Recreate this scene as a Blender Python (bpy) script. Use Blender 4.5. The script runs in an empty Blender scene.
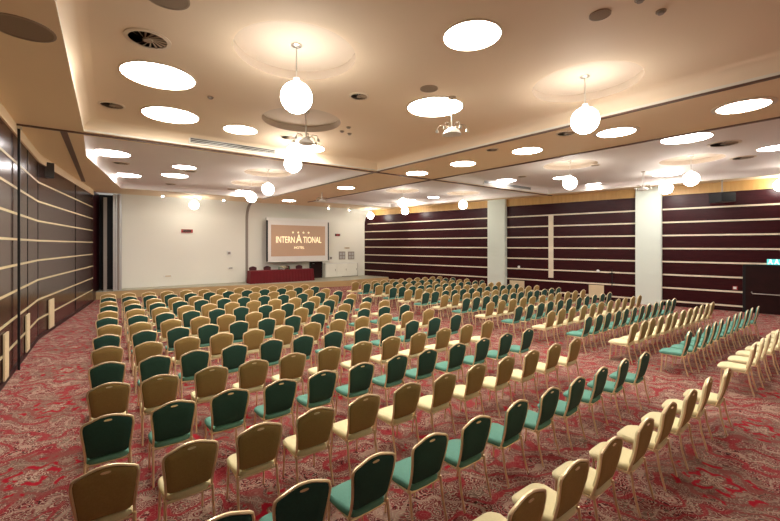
import bpy, bmesh, math, random
from mathutils import Vector, Matrix
from mathutils.geometry import tessellate_polygon
random.seed(7)
C = bpy.context.scene.collection
PI = math.pi
# ---------------------------------------------------------------- camera
EYE = 2.8                       # camera height; world +Y runs to the stage, +X along the seat rows
AZ = math.radians(36)           # the camera looks 36 degrees right of +Y
FPX = 387.0
SA, CA = math.sin(AZ), math.cos(AZ)
cam = bpy.data.cameras.new('camera')
cam.sensor_width = 36.0
cam.lens = FPX / 780 * 36
cam.shift_y = -15.5 / 780
cam.clip_end = 200
camo = bpy.data.objects.new('camera', cam)
camo.location = (0, 0, EYE)
camo.rotation_euler = (PI / 2, 0, -AZ)
C.objects.link(camo)
bpy.context.scene.camera = camo
# ---------------------------------------------------------------- world, exposure, lamp levels
w = bpy.data.worlds.new('world')
bpy.context.scene.world = w
w.use_nodes = True
w.node_tree.nodes['Background'].inputs[0].default_value = (1, .93, .85, 1)
w.node_tree.nodes['Background'].inputs[1].default_value = .3
vs = bpy.context.scene.view_settings
vs.view_transform = 'Standard'
vs.look = 'None'
vs.exposure = 0.26
vs.gamma = 1
vs.use_curve_mapping = False
DISC = 36.0      # round ceiling lights
DISC_FAR = 32.0
GLOBE = 25.0      # pendant globes
SPOT = 60.0


# ---------------------------------------------------------------- measuring helpers: where the real thing stands
def at_z(px, py, z):
    Z = (EYE - z) * FPX / (py - 245.0)
    L = Z * (px - 390.0) / FPX
    return Vector((Z * SA + L * CA, Z * CA - L * SA, z))


def on_y(px, py, y):
    a = math.atan((px - 390.0) / FPX) + AZ
    x = y * math.tan(a)
    Z = x * SA + y * CA
    return Vector((x, y, EYE + (245.0 - py) * Z / FPX))


# ---------------------------------------------------------------- materials
def mat(name, col, rough=.6, metal=0.0, emit=None, strength=0, coat=0, spec=.5, sheen=0):
    m = bpy.data.materials.new(name)
    m.use_nodes = True
    b = m.node_tree.nodes['Principled BSDF']
    b.inputs['Base Color'].default_value = (*col, 1)
    b.inputs['Roughness'].default_value = rough
    b.inputs['Metallic'].default_value = metal
    b.inputs['Coat Weight'].default_value = coat
    b.inputs['Coat Roughness'].default_value = .12
    b.inputs['Specular IOR Level'].default_value = spec
    b.inputs['Sheen Weight'].default_value = sheen
    if emit:
        b.inputs['Emission Color'].default_value = (*emit, 1)
        b.inputs['Emission Strength'].default_value = strength
    return m


class NT:
    def __init__(s, m):
        s.t = m.node_tree
        s.b = s.t.nodes['Principled BSDF']

    def n(s, ty, **k):
        o = s.t.nodes.new(ty)
        for a, v in k.items():
            setattr(o, a, v)
        return o

    def l(s, a, b):
        s.t.links.new(a, b)

    def val(s, op, a, b=None, c=None):
        o = s.n('ShaderNodeMath', operation=op)
        for i, v in enumerate((a, b, c)):
            if v is None:
                continue
            if isinstance(v, (int, float)):
                o.inputs[i].default_value = v
            else:
                s.l(v, o.inputs[i])
        return o.outputs[0]

    def mix(s, fac, a, b):
        o = s.n('ShaderNodeMix', data_type='RGBA')
        for i, v in ((0, fac), (6, a), (7, b)):
            if isinstance(v, (int, float)):
                o.inputs[i].default_value = v
            elif isinstance(v, tuple):
                o.inputs[i].default_value = (*v, 1)
            else:
                s.l(v, o.inputs[i])
        return o.outputs[2]

    def ramp(s, fac, stops, interp='LINEAR'):
        o = s.n('ShaderNodeValToRGB')
        o.color_ramp.interpolation = interp
        e = o.color_ramp.elements
        while len(e) < len(stops):
            e.new(.5)
        for i, (p, c) in enumerate(stops):
            e[i].position = p
            e[i].color = (c, c, c, 1) if isinstance(c, (int, float)) else (*c, 1)
        s.l(fac, o.inputs[0])
        return o.outputs[0]


def mottled(name, c1, c2, scale, rough, coat=0, bump=0, stretch=None, spec=.5):
    """two near tones of the same stuff, blended by noise in object space"""
    m = mat(name, c1, rough, coat=coat, spec=spec)
    t = NT(m)
    tc = t.n('ShaderNodeTexCoord')
    mp = t.n('ShaderNodeMapping')
    mp.inputs['Scale'].default_value = stretch or (1, 1, 1)
    t.l(tc.outputs['Object'], mp.inputs[0])
    nz = t.n('ShaderNodeTexNoise')
    nz.inputs['Scale'].default_value = scale
    nz.inputs['Detail'].default_value = 4
    t.l(mp.outputs[0], nz.inputs['Vector'])
    t.l(t.mix(t.ramp(nz.outputs[0], [(.35, 0.0), (.65, 1.0)]), c1, c2), t.b.inputs['Base Color'])
    if bump:
        bp = t.n('ShaderNodeBump')
        bp.inputs['Strength'].default_value = bump
        bp.inputs['Distance'].default_value = .01
        t.l(nz.outputs[0], bp.inputs['Height'])
        t.l(bp.outputs[0], t.b.inputs['Normal'])
    return m


def carpet():
    m = mat('patterned_carpet', (.3, .05, .05), .95, spec=.1)
    t = NT(m)
    tc = t.n('ShaderNodeTexCoord')
    sx = t.n('ShaderNodeSeparateXYZ')
    t.l(tc.outputs['Object'], sx.inputs[0])
    X, Y = sx.outputs[0], sx.outputs[1]
    # medallion cell coordinates, 2.18 m by 2.45 m
    u = t.val('SUBTRACT', t.val('FRACT', t.val('ADD', t.val('MULTIPLY', t.val('ADD', X, .75), 1 / 2.18), 50.5)), .5)
    v = t.val('SUBTRACT', t.val('FRACT', t.val('ADD', t.val('MULTIPLY', t.val('SUBTRACT', Y, 1.46), 1 / 2.45), 50.5)), .5)
    u = t.val('MULTIPLY', u, 2.18)
    v = t.val('MULTIPLY', v, 2.45)
    r = t.val('SQRT', t.val('ADD', t.val('MULTIPLY', u, u), t.val('MULTIPLY', v, v)))
    th = t.val('ARCTAN2', v, u)
    # fine arabesque: distorted rings round scattered centres
    nz = t.n('ShaderNodeTexNoise')
    nz.inputs['Scale'].default_value = 6
    nz.inputs['Detail'].default_value = 3
    t.l(tc.outputs['Object'], nz.inputs['Vector'])
    vo = t.n('ShaderNodeTexVoronoi')
    vo.inputs['Scale'].default_value = 4.6
    mpv = t.n('ShaderNodeVectorMath', operation='MULTIPLY_ADD')
    mpv.inputs[1].default_value = (.14, .14, .14)
    t.l(nz.outputs['Color'], mpv.inputs[0])
    t.l(tc.outputs['Object'], mpv.inputs[2])
    t.l(mpv.outputs[0], vo.inputs['Vector'])
    d = vo.outputs['Distance']
    ring = t.val('SINE', t.val('ADD', t.val('MULTIPLY', d, 34.0), t.val('MULTIPLY', nz.outputs[0], 9.0)))
    vo2 = t.n('ShaderNodeTexVoronoi')
    vo2.inputs['Scale'].default_value = 13
    t.l(mpv.outputs[0], vo2.inputs['Vector'])
    ring2 = t.val('SINE', t.val('MULTIPLY', vo2.outputs['Distance'], 21.0))
    big = t.n('ShaderNodeTexNoise')
    big.inputs['Scale'].default_value = 2.6
    big.inputs['Detail'].default_value = 2
    t.l(tc.outputs['Object'], big.inputs['Vector'])
    # petals of the medallion
    pet = t.val('SINE', t.val('MULTIPLY', th, 6.0))
    rr = t.val('ADD', r, t.val('ADD', t.val('MULTIPLY', pet, .045), t.val('MULTIPLY', nz.outputs[0], .12)))
    petals = t.val('MULTIPLY', t.ramp(rr, [(.22, 0.0), (.24, 1.0), (.30, 1.0), (.32, 0.0)]), 1.0)
    petals2 = t.val('MULTIPLY', t.ramp(rr, [(.46, 0.0), (.48, 1.0), (.53, 1.0), (.55, 0.0)]), t.ramp(pet, [(.1, 0.0), (.3, 1.0)]))
    core = t.ramp(rr, [(.18, 1.0), (.20, 0.0)])
    halo = t.ramp(rr, [(.58, 1.0), (.70, 0.0)])
    wav = t.n('ShaderNodeTexWave', wave_type='BANDS', bands_direction='DIAGONAL')
    wav.inputs['Scale'].default_value = 1.1
    wav.inputs['Distortion'].default_value = 14.0
    wav.inputs['Detail'].default_value = 2.0
    wav.inputs['Detail Scale'].default_value = 1.3
    t.l(tc.outputs['Object'], wav.inputs['Vector'])
    CR, RD, DK, CM, GY = (.32, .010, .022), (.24, .040, .044), (.045, .014, .013), (.44, .31, .24), (.165, .10, .075)
    zone = t.ramp(big.outputs[0], [(.40, 0.0), (.58, 1.0)])
    g1 = t.mix(zone, RD, GY)
    g2 = t.mix(zone, DK, RD)
    base = t.mix(t.ramp(ring, [(.35, 0.0), (.62, 1.0)]), g1, g2)
    base = t.mix(t.ramp(ring2, [(.58, 0.0), (.78, 1.0)]), base, CM)
    base = t.mix(t.ramp(wav.outputs[0], [(.95, 0.0), (.985, .6)]), base, CM)
    base = t.mix(t.ramp(wav.outputs[0], [(.06, .8), (.15, 0.0)]), base, (.28, .020, .030))
    base = t.mix(t.val('MULTIPLY', halo, .45), base, GY)
    base = t.mix(t.val('MULTIPLY', core, t.ramp(ring2, [(.0, 0.0), (.2, 1.0)])), base, CM)
    brk = t.n('ShaderNodeTexNoise')
    brk.inputs['Scale'].default_value = 9
    t.l(tc.outputs['Object'], brk.inputs['Vector'])
    col = t.mix(t.val('MULTIPLY', t.val('MAXIMUM', petals, petals2), t.ramp(brk.outputs[0], [(.42, 0.0), (.47, 1.0)])), base, CR)
    t.l(col, t.b.inputs['Base Color'])
    return m


M = {}
M['carpet'] = carpet()
M['soffit'] = mottled('warm_ceiling_paint', (.86, .69, .46), (.84, .67, .45), .5, .75)
M['coffer'] = mottled('coffer_ceiling_paint', (.80, .65, .48), (.78, .63, .465), .5, .75)
M['coffer_pale'] = mottled('pale_coffer_ceiling', (.80, .74, .70), (.78, .72, .68), .5, .7)  # paler tone for the far and right coffers
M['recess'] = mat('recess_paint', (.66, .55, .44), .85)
M['face'] = mat('coffer_side_paint', (.74, .70, .62), .6)
M['dark_line'] = mat('brown_track_metal', (.12, .06, .04), .4)
M['white_wall'] = mottled('stage_wall_paint', (.86, .85, .76), (.84, .83, .74), .4, .7)
M['plinth_paint'] = mat('white_plaster', (.64, .70, .62), .7)
M['panel_dark'] = mottled('mahogany_panel', (.026, .003, .005), (.038, .005, .007), 3, .30, coat=.0, stretch=(1, 1, 6), spec=.22)
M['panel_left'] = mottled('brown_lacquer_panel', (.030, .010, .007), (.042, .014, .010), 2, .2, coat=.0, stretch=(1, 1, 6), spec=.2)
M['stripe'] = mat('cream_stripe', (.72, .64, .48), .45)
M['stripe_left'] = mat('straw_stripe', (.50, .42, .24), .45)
M['cornice'] = mottled('golden_wood_cornice', (.55, .33, .11), (.48, .28, .09), 2, .45, stretch=(4, 4, .5))
M['stage_front'] = mottled('stage_front_wood', (.55, .38, .18), (.48, .33, .15), 2, .45, stretch=(.4, .4, 4))
M['stage_top'] = mottled('stage_floor_vinyl', (.42, .40, .30), (.38, .36, .27), 1, .5)
M['vent_cream'] = mat('cream_grille_panel', (.66, .54, .34), .5)
M['gold'] = mottled('gold_metal', (.90, .72, .46), (.85, .67, .42), 8, .34)
M['gold'].node_tree.nodes['Principled BSDF'].inputs['Metallic'].default_value = .55
M['beige'] = mottled('straw_fabric', (.80, .72, .45), (.76, .68, .41), 60, .85, bump=.15)
M['beige_back_shaded'] = mottled('bronze_fabric_shaded', (.37, .235, .075), (.33, .205, .063), 60, .8, bump=.1)  # brown back tone, darkened further for the shade behind the chair
M['green'] = mottled('teal_fabric', (.115, .31, .245), (.10, .28, .22), 60, .8, bump=.15)
M['green_back_shaded'] = mottled('bottle_green_fabric_shaded', (.010, .064, .050), (.008, .052, .041), 60, .8, bump=.1)  # dark green back, rear shade put into the fabric colour
M['maroon'] = mat('maroon_fabric', (.06, .004, .008), .7)
M['cloth'] = mottled('crimson_cloth', (.145, .001, .006), (.125, .001, .005), 3, .8)
M['lamp'] = mat('lit_diffuser', (.9, .9, .85), .5, emit=(1, .93, .82), strength=DISC)
M['lamp_far'] = mat('lit_diffuser_cool', (.9, .9, .9), .5, emit=(1, .95, .93), strength=DISC_FAR)
M['globe'] = mat('lit_opal_glass', (.9, .9, .85), .4, emit=(1, .95, .86), strength=GLOBE)
M['spot'] = mat('lit_spot_lens', (.9, .9, .9), .4, emit=(1, .95, .9), strength=SPOT)
M['rim'] = mat('fixture_rim', (.72, .60, .46), .5)
M['chrome'] = mat('brushed_metal', (.62, .60, .55), .3, metal=.8)
M['black'] = mat('black_plastic', (.012, .012, .013), .45, spec=.25)
M['grey'] = mat('grey_paint', (.30, .26, .22), .5)
M['vent_metal'] = mat('dull_vent_metal', (.34, .25, .17), .5)
M['speaker_cloth'] = mat('speaker_cloth', (.30, .23, .17), .9, spec=.1)
M['recess_side_shaded'] = mat('recess_edge_shaded', (.52, .42, .33), .85)  # shade on the recess wall is put into its colour
M['dark_hole'] = mat('dark_opening', (.035, .028, .022), .8)
M['silver'] = mat('silver_partition', (.52, .52, .50), .35, metal=.3)
M['door_wood'] = mottled('dark_door_wood', (.022, .006, .006), (.016, .005, .005), 3, .4, spec=.2)
M['white_plastic'] = mat('white_plastic', (.8, .8, .76), .4)
M['screen_white'] = mat('screen_white', (.8, .78, .74), .6)
M['screen_img'] = mat('projected_picture', (.50, .33, .22), .6, emit=(.55, .33, .20), strength=.10)
M['screen_text'] = mat('projected_letters', (.9, .75, .45), .6, emit=(1, .85, .55), strength=.75)
M['teal_sign'] = mat('lit_exit_sign', (.1, .5, .5), .4, emit=(.10, .62, .60), strength=.8)
M['white_sign'] = mat('lit_sign_figure', (.9, .9, .9), .4, emit=(.9, 1, 1), strength=1.0)
M['red_sign'] = mat('red_fitting', (.35, .03, .03), .5)
M['glass_green'] = mat('green_bottle', (.03, .12, .05), .2)
M['flower'] = mat('cream_petals', (.75, .68, .45), .8)
M['leaf'] = mat('green_leaf', (.10, .18, .06), .7)


# ---------------------------------------------------------------- mesh helpers
class MB:
    def __init__(s):
        s.v, s.f, s.mi, s.sm = [], [], [], []
        s.cur = 0

    def add(s, vs, fs, smooth=False):
        o = len(s.v)
        s.v += [tuple(p) for p in vs]
        for f in fs:
            s.f.append(tuple(i + o for i in f))
            s.mi.append(s.cur)
            s.sm.append(smooth)
        return s

    def box(s, a, b, mtx=None):
        (x0, y0, z0), (x1, y1, z1) = a, b
        v = [Vector(p) for p in ((x0, y0, z0), (x1, y0, z0), (x1, y1, z0), (x0, y1, z0),
                                 (x0, y0, z1), (x1, y0, z1), (x1, y1, z1), (x0, y1, z1))]
        if mtx:
            v = [mtx @ p for p in v]
        return s.add(v, [(0, 3, 2, 1), (4, 5, 6, 7), (0, 1, 5, 4), (1, 2, 6, 5), (2, 3, 7, 6), (3, 0, 4, 7)])

    def tube(s, pts, r, n=8, cap=True):
        pts = [Vector(p) for p in pts]
        rs = r if isinstance(r, (list, tuple)) else [r] * len(pts)
        rings = []
        prev = None
        for i, p in enumerate(pts):
            a = pts[max(0, i - 1)]
            b = pts[min(len(pts) - 1, i + 1)]
            t = (b - a).normalized()
            if prev is None:
                up = Vector((0, 0, 1)) if abs(t.z) < .9 else Vector((1, 0, 0))
                x = t.cross(up).normalized()
            else:
                x = (prev - t * prev.dot(t)).normalized()
            prev = x
            y = t.cross(x)
            rings.append([p + (x * math.cos(2 * PI * k / n) + y * math.sin(2 * PI * k / n)) * rs[i] for k in range(n)])
        v = [q for rg in rings for q in rg]
        f = []
        for i in range(len(rings) - 1):
            for k in range(n):
                a, b = i * n + k, i * n + (k + 1) % n
                f.append((a, b, b + n, a + n))
        if cap:
            f.append(tuple(reversed(range(n))))
            f.append(tuple(range((len(rings) - 1) * n, len(rings) * n)))
        return s.add(v, f, True)

    def lathe(s, prof, n=32, c=(0, 0, 0), smooth=True, cap=True):
        """prof: list of (radius, z)"""
        v, f = [], []
        for r, z in prof:
            for k in range(n):
                v.append((c[0] + r * math.cos(2 * PI * k / n), c[1] + r * math.sin(2 * PI * k / n), c[2] + z))
        for i in range(len(prof) - 1):
            for k in range(n):
                a, b = i * n + k, i * n + (k + 1) % n
                f.append((a, b, b + n, a + n))
        if cap and prof[0][0] > 1e-4:
            f.append(tuple(reversed(range(n))))
        if cap and prof[-1][0] > 1e-4:
            f.append(tuple(range((len(prof) - 1) * n, len(prof) * n)))
        return s.add(v, f, smooth)

    def loft(s, rings, cap=True, smooth=True):
        n = len(rings[0])
        v = [q for rg in rings for q in rg]
        f = []
        for i in range(len(rings) - 1):
            for k in range(n):
                a, b = i * n + k, i * n + (k + 1) % n
                f.append((a, b, b + n, a + n))
        if cap:
            f.append(tuple(reversed(range(n))))
            f.append(tuple(range((len(rings) - 1) * n, len(rings) * n)))
        return s.add(v, f, smooth)

    def prism(s, poly, z0, z1):
        n = len(poly)
        v = [(x, y, z0) for x, y in poly] + [(x, y, z1) for x, y in poly]
        f = [tuple(reversed(range(n))), tuple(range(n, 2 * n))] + [(i, (i + 1) % n, (i + 1) % n + n, i + n) for i in range(n)]
        return s.add(v, f)

    def build(s, name, m, parent=None, loc=None, weld=False):
        me = bpy.data.meshes.new(name)
        me.from_pydata(s.v, [], s.f)
        for k in (m if isinstance(m, (list, tuple)) else [m]):
            me.materials.append(M[k])
        for p, i, sm in zip(me.polygons, s.mi, s.sm):
            p.material_index = i
            p.use_smooth = sm
        bm = bmesh.new()
        bm.from_mesh(me)
        if weld:
            bmesh.ops.remove_doubles(bm, verts=bm.verts, dist=1e-5)
        bmesh.ops.recalc_face_normals(bm, faces=bm.faces)
        bm.to_mesh(me)
        bm.free()
        try:
            me.set_sharp_from_angle(angle=math.radians(40))
        except Exception:
            pass
        o = bpy.data.objects.new(name, me)
        C.objects.link(o)
        if parent:
            o.parent = parent
        if loc is not None:
            o.location = loc
        return o


def tag(o, label=None, cat=None, group=None, kind=None):
    for k, v in (('label', label), ('category', cat), ('group', group), ('kind', kind)):
        if v:
            o[k] = v
    return o


def empty(name, loc, label, cat, group=None, rz=0):
    o = bpy.data.objects.new(name, None)
    C.objects.link(o)
    o.location = loc
    o.rotation_euler = (0, 0, rz)
    return tag(o, label, cat, group)


def copy_tree(o, parent=None):
    c = o.copy()
    C.objects.link(c)
    c.parent = parent
    for ch in list(o.children):
        copy_tree(ch, c)
    return c


def struct(mb, name, m, **k):
    return tag(mb.build(name, m, **k), kind='structure')


# ---------------------------------------------------------------- the hall
LOW, HIGH, TOPZ = 5.5, 5.8, 5.95     # soffits, coffers, round recesses above the globes
ST = .4                              # stage height
room = [(-1.7, -4), (23.52, -4), (16.44, 26), (-.4, 26), (-.64, 24), (-1.7, 15.4)]
WO = Vector((16.4, 26, 0))           # right wall: origin at the stage, u along it, n into the room
WU = Vector((.2297, -.9733, 0))
WN = Vector((-.9733, -.2297, 0))


def on_right(px, py=245, p=0.0):
    """distance along the right wall and height, for a surface standing p in front of it"""
    a = math.atan((px - 390.0) / FPX) + AZ
    d = Vector((math.sin(a), math.cos(a), 0))
    k = (WO + WN * p).dot(WN) / d.dot(WN)
    q = d * k
    Z = q.x * SA + q.y * CA
    return (q - WO).dot(WU), EYE + (245.0 - py) * Z / FPX


RM = Matrix.Translation(WO) @ Matrix(((WU.x, WN.x, 0, 0), (WU.y, WN.y, 0, 0), (0, 0, 1, 0), (0, 0, 0, 1)))

struct(MB().prism(room, -.1, 0), 'floor', 'carpet')


def flat(poly, holes, z, mb):
    loops = [[Vector((x, y, 0)) for x, y in poly]] + [[Vector((x, y, 0)) for x, y in h] for h in holes]
    tri = tessellate_polygon(loops)
    pts = [p for lp in loops for p in lp]
    mb.add([(p.x, p.y, z) for p in pts], tri)


def circle(c, r, n=40):
    return [(c[0] + r * math.cos(2 * PI * k / n), c[1] + r * math.sin(2 * PI * k / n)) for k in range(n)]


def l1(y):
    return 8.6 - .065 * (y - 1.33)


def l2(y):
    return 11.4 - .065 * (y - 1.77)


def rw(y, off=0.9):
    return 16.4 + .236 * (26 - y) - off / .9733


cofA = [(-.48, -3.4), (l1(-3.4), -3.4), (l1(11.7), 11.7), (-.48, 11.7)]
cofB = [(-.5, 12.15), (l1(12.15), 12.15), (l1(22.4), 22.4), (.47, 22.4), (-.55, 14.9)]
cofC = [(l2(-3.4), -3.4), (rw(-3.4), -3.4), (rw(11.7), 11.7), (l2(11.7), 11.7)]
cofD = [(l2(12.15), 12.15), (rw(12.15), 12.15), (rw(22.4), 22.4), (l2(22.4), 22.4)]
coffers = [cofA, cofB, cofC, cofD]
soff = MB()
lo = [(-1.7, -4), (23.52, -4), (16.7, 24.9), (-.53, 24.9), (-.64, 24), (-1.7, 15.4)]
flat(lo, coffers, LOW, soff)
flat([(x, y) for x, y in lo], coffers, LOW + .02, soff)
struct(soff, 'ceiling', 'soffit')

# pendants: position of the globe centre; the recess sits above it
PEND = []


def pend(px, py, txt, rec=True, y=None, near=None):
    if y is None:
        p = at_z(px, py, 5.125)
    else:
        p = on_y(px, py, y)
    if near:
        p = Vector((near[0], near[1], 5.125))
    PEND.append((p, txt, rec))


pend(296.5, 97.5, 'large lit globe pendant nearest the camera, left half of the ceiling')
pend(293, 164, 'lit globe pendant hanging just below and behind the nearest left one', rec=False)
pend(585, 120.5, 'large lit globe pendant nearest the camera, right of the picture centre')
pend(570, 183, 'lit globe pendant in front of the striped wall between the two pillars')
pend(666, 188, 'lower of the two lit globe pendants beside the right white pillar', rec=False)
pend(691, 179, 'higher of the two lit globe pendants beside the right white pillar')
pend(0, 0, 'lit globe pendant cut by the right edge of the photo', rec=False, near=(21.15, 3.22))
pend(463, 208, 'lit globe pendant before the striped wall left of the far pillar', near=(16.6, 15.65))
pend(402.6, 203, 'upper of two far globe pendants close together near the ceiling cross beam')
pend(405, 211, 'lower of two far globe pendants close together near the ceiling cross beam')
pend(370.5, 215.7, 'lit globe pendant where the white stage wall meets the striped wall', rec=False, y=24.2)
pend(251.4, 197.3, 'lit globe pendant above the left end of the red stage table')
pend(268, 189.2, 'lit globe pendant above the projection screen, near the ceiling')
pend(194, 205, 'lit globe pendant close to the white stage wall above its exit fitting', rec=False, y=24.2)


def inside(p, poly):
    r = False
    for i in range(len(poly)):
        (x0, y0), (x1, y1) = poly[i], poly[i - 1]
        if (y0 > p[1]) != (y1 > p[1]) and p[0] < (x1 - x0) * (p[1] - y0) / (y1 - y0) + x0:
            r = not r
    return r


RR = .93
RECESS = [p for p, t, r in PEND if r] + [at_z(302, 121, HIGH)]


def inset(poly, d):
    n = len(poly)
    ar = sum(poly[i][0] * poly[(i + 1) % n][1] - poly[(i + 1) % n][0] * poly[i][1] for i in range(n))
    sg_ = 1 if ar > 0 else -1
    out = []
    for i in range(n):
        p0, p1, p2 = Vector(poly[i - 1]), Vector(poly[i]), Vector(poly[(i + 1) % n])
        e1, e2 = (p1 - p0).normalized(), (p2 - p1).normalized()
        n1, n2 = Vector((-e1.y, e1.x)) * sg_, Vector((-e2.y, e2.x)) * sg_
        bs = (n1 + n2)
        out.append(tuple(p1 + bs * (d / (1 + n1.dot(n2)))))
    return out


for ci, (poly, m) in enumerate(((cofA, 'coffer'), (cofB, 'coffer_pale'), (cofC, 'coffer_pale'), (cofD, 'coffer_pale'))):
    rec = [p for p in RECESS if inside((p.x, p.y), poly) and all(inside(q, poly) for q in circle(p, RR + .05, 12))]
    cm = m
    steps = [(0, 0)] + [(.26 * (1 - math.cos(a)), .05 + .25 * math.sin(a)) for a in [q * PI / 2 / 7 for q in range(8)]]
    loops = [inset(poly, d) for d, z in steps]
    mb = MB()
    flat(loops[-1], [circle(p, RR) for p in rec], HIGH, mb)
    tag(mb.build('ceiling', m), kind='structure')
    n = len(poly)
    tm = MB()
    sd = MB()
    for q in range(len(steps) - 1):
        (da_, za), (db_, zb_) = steps[q], steps[q + 1]
        dst = tm if q == 0 else sd
        for i in range(n):
            A0, A1, B0, B1 = loops[q][i], loops[q][(i + 1) % n], loops[q + 1][i], loops[q + 1][(i + 1) % n]
            dst.add([(*A0, LOW + za), (*A1, LOW + za), (*B1, LOW + zb_), (*B0, LOW + zb_)], [(0, 1, 2, 3)], True)
    tag(tm.build('ceiling', 'face', weld=True), kind='structure')
    tag(sd.build('ceiling', m, weld=True), kind='structure')
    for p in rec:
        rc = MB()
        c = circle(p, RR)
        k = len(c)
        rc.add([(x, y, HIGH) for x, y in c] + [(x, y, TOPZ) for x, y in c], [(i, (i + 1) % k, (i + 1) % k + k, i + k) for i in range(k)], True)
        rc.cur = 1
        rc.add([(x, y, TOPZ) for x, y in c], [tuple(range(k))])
        tag(rc.build('ceiling', ['recess_side_shaded', 'recess']), kind='structure')
# the brown tracks in the soffits
tr = MB()
tr.box((-1.68, 11.83, LOW - .035), (19.5, 11.90, LOW + .001))
for f in (l1, l2):
    for y0, y1 in ((-3.9, 11.83), (11.9, 22.6)):
        tr.add([(f(y0) - .0, y0, LOW - .03), (f(y0) + .07, y0, LOW - .03), (f(y1) + .07, y1, LOW - .03), (f(y1), y1, LOW - .03),
                (f(y0) - .0, y0, LOW), (f(y0) + .07, y0, LOW), (f(y1) + .07, y1, LOW), (f(y1), y1, LOW)],
               [(0, 1, 2, 3), (4, 5, 6, 7), (0, 1, 5, 4), (1, 2, 6, 5), (2, 3, 7, 6), (3, 0, 4, 7)])
tr.box((-.93, 11.9, LOW - .03), (-.80, 20.8, LOW + .001))
struct(tr, 'trim_1', 'dark_line')

# left wall, folded at y = 15.4, with its cream stripes
LZ = [.60, 1.18, 1.77, 2.35, 2.93, 3.51, 4.09, 4.66]
lw = MB().prism([(-1.7, -4), (-1.7, 15.4), (-.64, 24), (-.84, 24.02), (-1.9, 15.42), (-1.9, -4)], 0, 5.26)
struct(lw, 'wall_left', 'panel_left')
sb = MB()
for z in LZ:
    hw = .025
    sb.prism([(-1.7, -4), (-1.7, 15.4), (-.64, 24), (-.625, 24), (-1.685, 15.4), (-1.685, -4)], z - hw, z + hw)
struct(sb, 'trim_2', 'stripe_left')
cn = MB().prism([(-1.72, -4), (-1.72, 15.4), (-.66, 24), (-.60, 24), (-1.66, 15.4), (-1.66, -4)], 5.26, LOW)
struct(cn, 'trim_3', 'soffit')
jt = MB()
jy = 20.3
jx = -1.7 + (jy - 15.4) * 1.06 / 8.6
for (x, y) in ((jx, jy), (-1.7, 15.4), (-1.7, 7.5), (-1.7, 13.6)):
    jt.box((x - .01, y - .02, 0), (x + .012, y + .02, 5.26))
struct(jt, 'trim_4', 'black')
struct(MB().prism([(-1.7, -4), (-1.7, 15.4), (-.64, 24), (-.615, 24), (-1.675, 15.4), (-1.675, -4)], 0, .10), 'baseboard_left', 'door_wood')
# post of the folding partition beside the left wall
t = empty('partition_post', (-1.63, 11.9, 0), 'dark full-height steel post standing against the striped left wall', 'post')
MB().box((-.022, -.02, 0), (.022, .02, 5.46)).build('post_shaft', 'black', t)
MB().box((-.05, -.05, 5.40), (.05, .05, 5.462)).build('top_bracket', 'chrome', t)

# cream floor-level grille panels on the left wall
for px, lab in ((5, 'tall cream grille panel low on left wall, nearest the camera'),
                (27, 'tall cream grille panel low on left wall, middle of three'),
                (50.5, 'tall cream grille panel low on left wall, farthest of three')):
    a = math.atan((px - 390.0) / FPX) + AZ
    if px < 37:
        x, y, rz = -1.68, -1.68 / math.tan(a), 0
    else:
        k = math.tan(a)
        y = (-1.69 - 15.4 * 1.06 / 8.6) / (k - 1.06 / 8.6)
        x, rz = k * y + .01, -math.atan(1.06 / 8.6)
    t = empty('wall_grille', (x, y, .12), lab, 'grille', 'cream grille panels along the left wall', rz)
    wv = .55 if px > 37 else (.46 if px > 20 else .38)
    MB().box((0, -wv / 2, 0), (.03, wv / 2, .92)).build('panel', 'vent_cream', t)
    g = MB()
    for k in range(9):
        g.box((.03, -wv / 2 + .05, .08 + k * .09), (.038, wv / 2 - .05, .10 + k * .09))
    g.build('grille_slats', 'vent_cream', t)

# rear wall and right wall
struct(MB().box((-1.9, -4.2, 0), (23.7, -4, LOW)), 'wall_back', 'white_wall')
struct(MB().box((0, -.2, 0), (30.83, 0, 5.08), RM), 'wall_right', 'panel_dark')
struct(MB().box((0, -.2, 5.08), (30.83, .07, LOW), RM), 'trim_5', 'cornice')
p1a, _ = on_right(487.5, p=.30)
p1b, _ = on_right(506.5, p=0)
p2a, _ = on_right(635.3, p=.30)
p2b, _ = on_right(661.5, p=0)
da, _ = on_right(745.5)
db = da + 1.55
RZ = [.22 + .604 * k for k in range(8)]
sp = MB()
segs = [(0.0, p1a), (p1b, p2a), (p2b, 30.8)]
for a, b in segs:
    for z in RZ:
        aa = a
        if a == 0:
            aa = .35 if z > 4.2 else 0
        if a == p2b and z < 2.0:
            sp.box((aa, 0, z - .035), (da, .018, z + .035), RM)
            sp.box((db, 0, z - .035), (b, .018, z + .035), RM)
        else:
            sp.box((aa, 0, z - .035), (b, .018, z + .035), RM)
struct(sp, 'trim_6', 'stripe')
vm, _ = on_right(551)
struct(MB().box((vm - .13, 0, 1.0), (vm + .13, .03, 4.45), RM), 'trim_7', 'stripe')
struct(MB().box((0, 0, 0), (da - .1, .02, .1), RM).box((db + .1, 0, 0), (30.8, .02, .1), RM), 'baseboard_right', 'door_wood')
for a, b, nm in ((p1a, p1b, 'far'), (p2a, p2b, 'near')):
    mb = MB()
    mb.box((a, 0, 0), (b, .30, LOW), RM)
    mb.box((b - .02, .30, 0), (b + .03, .0, LOW), RM)
    struct(mb, 'wall_pillar', 'plinth_paint')

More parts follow.
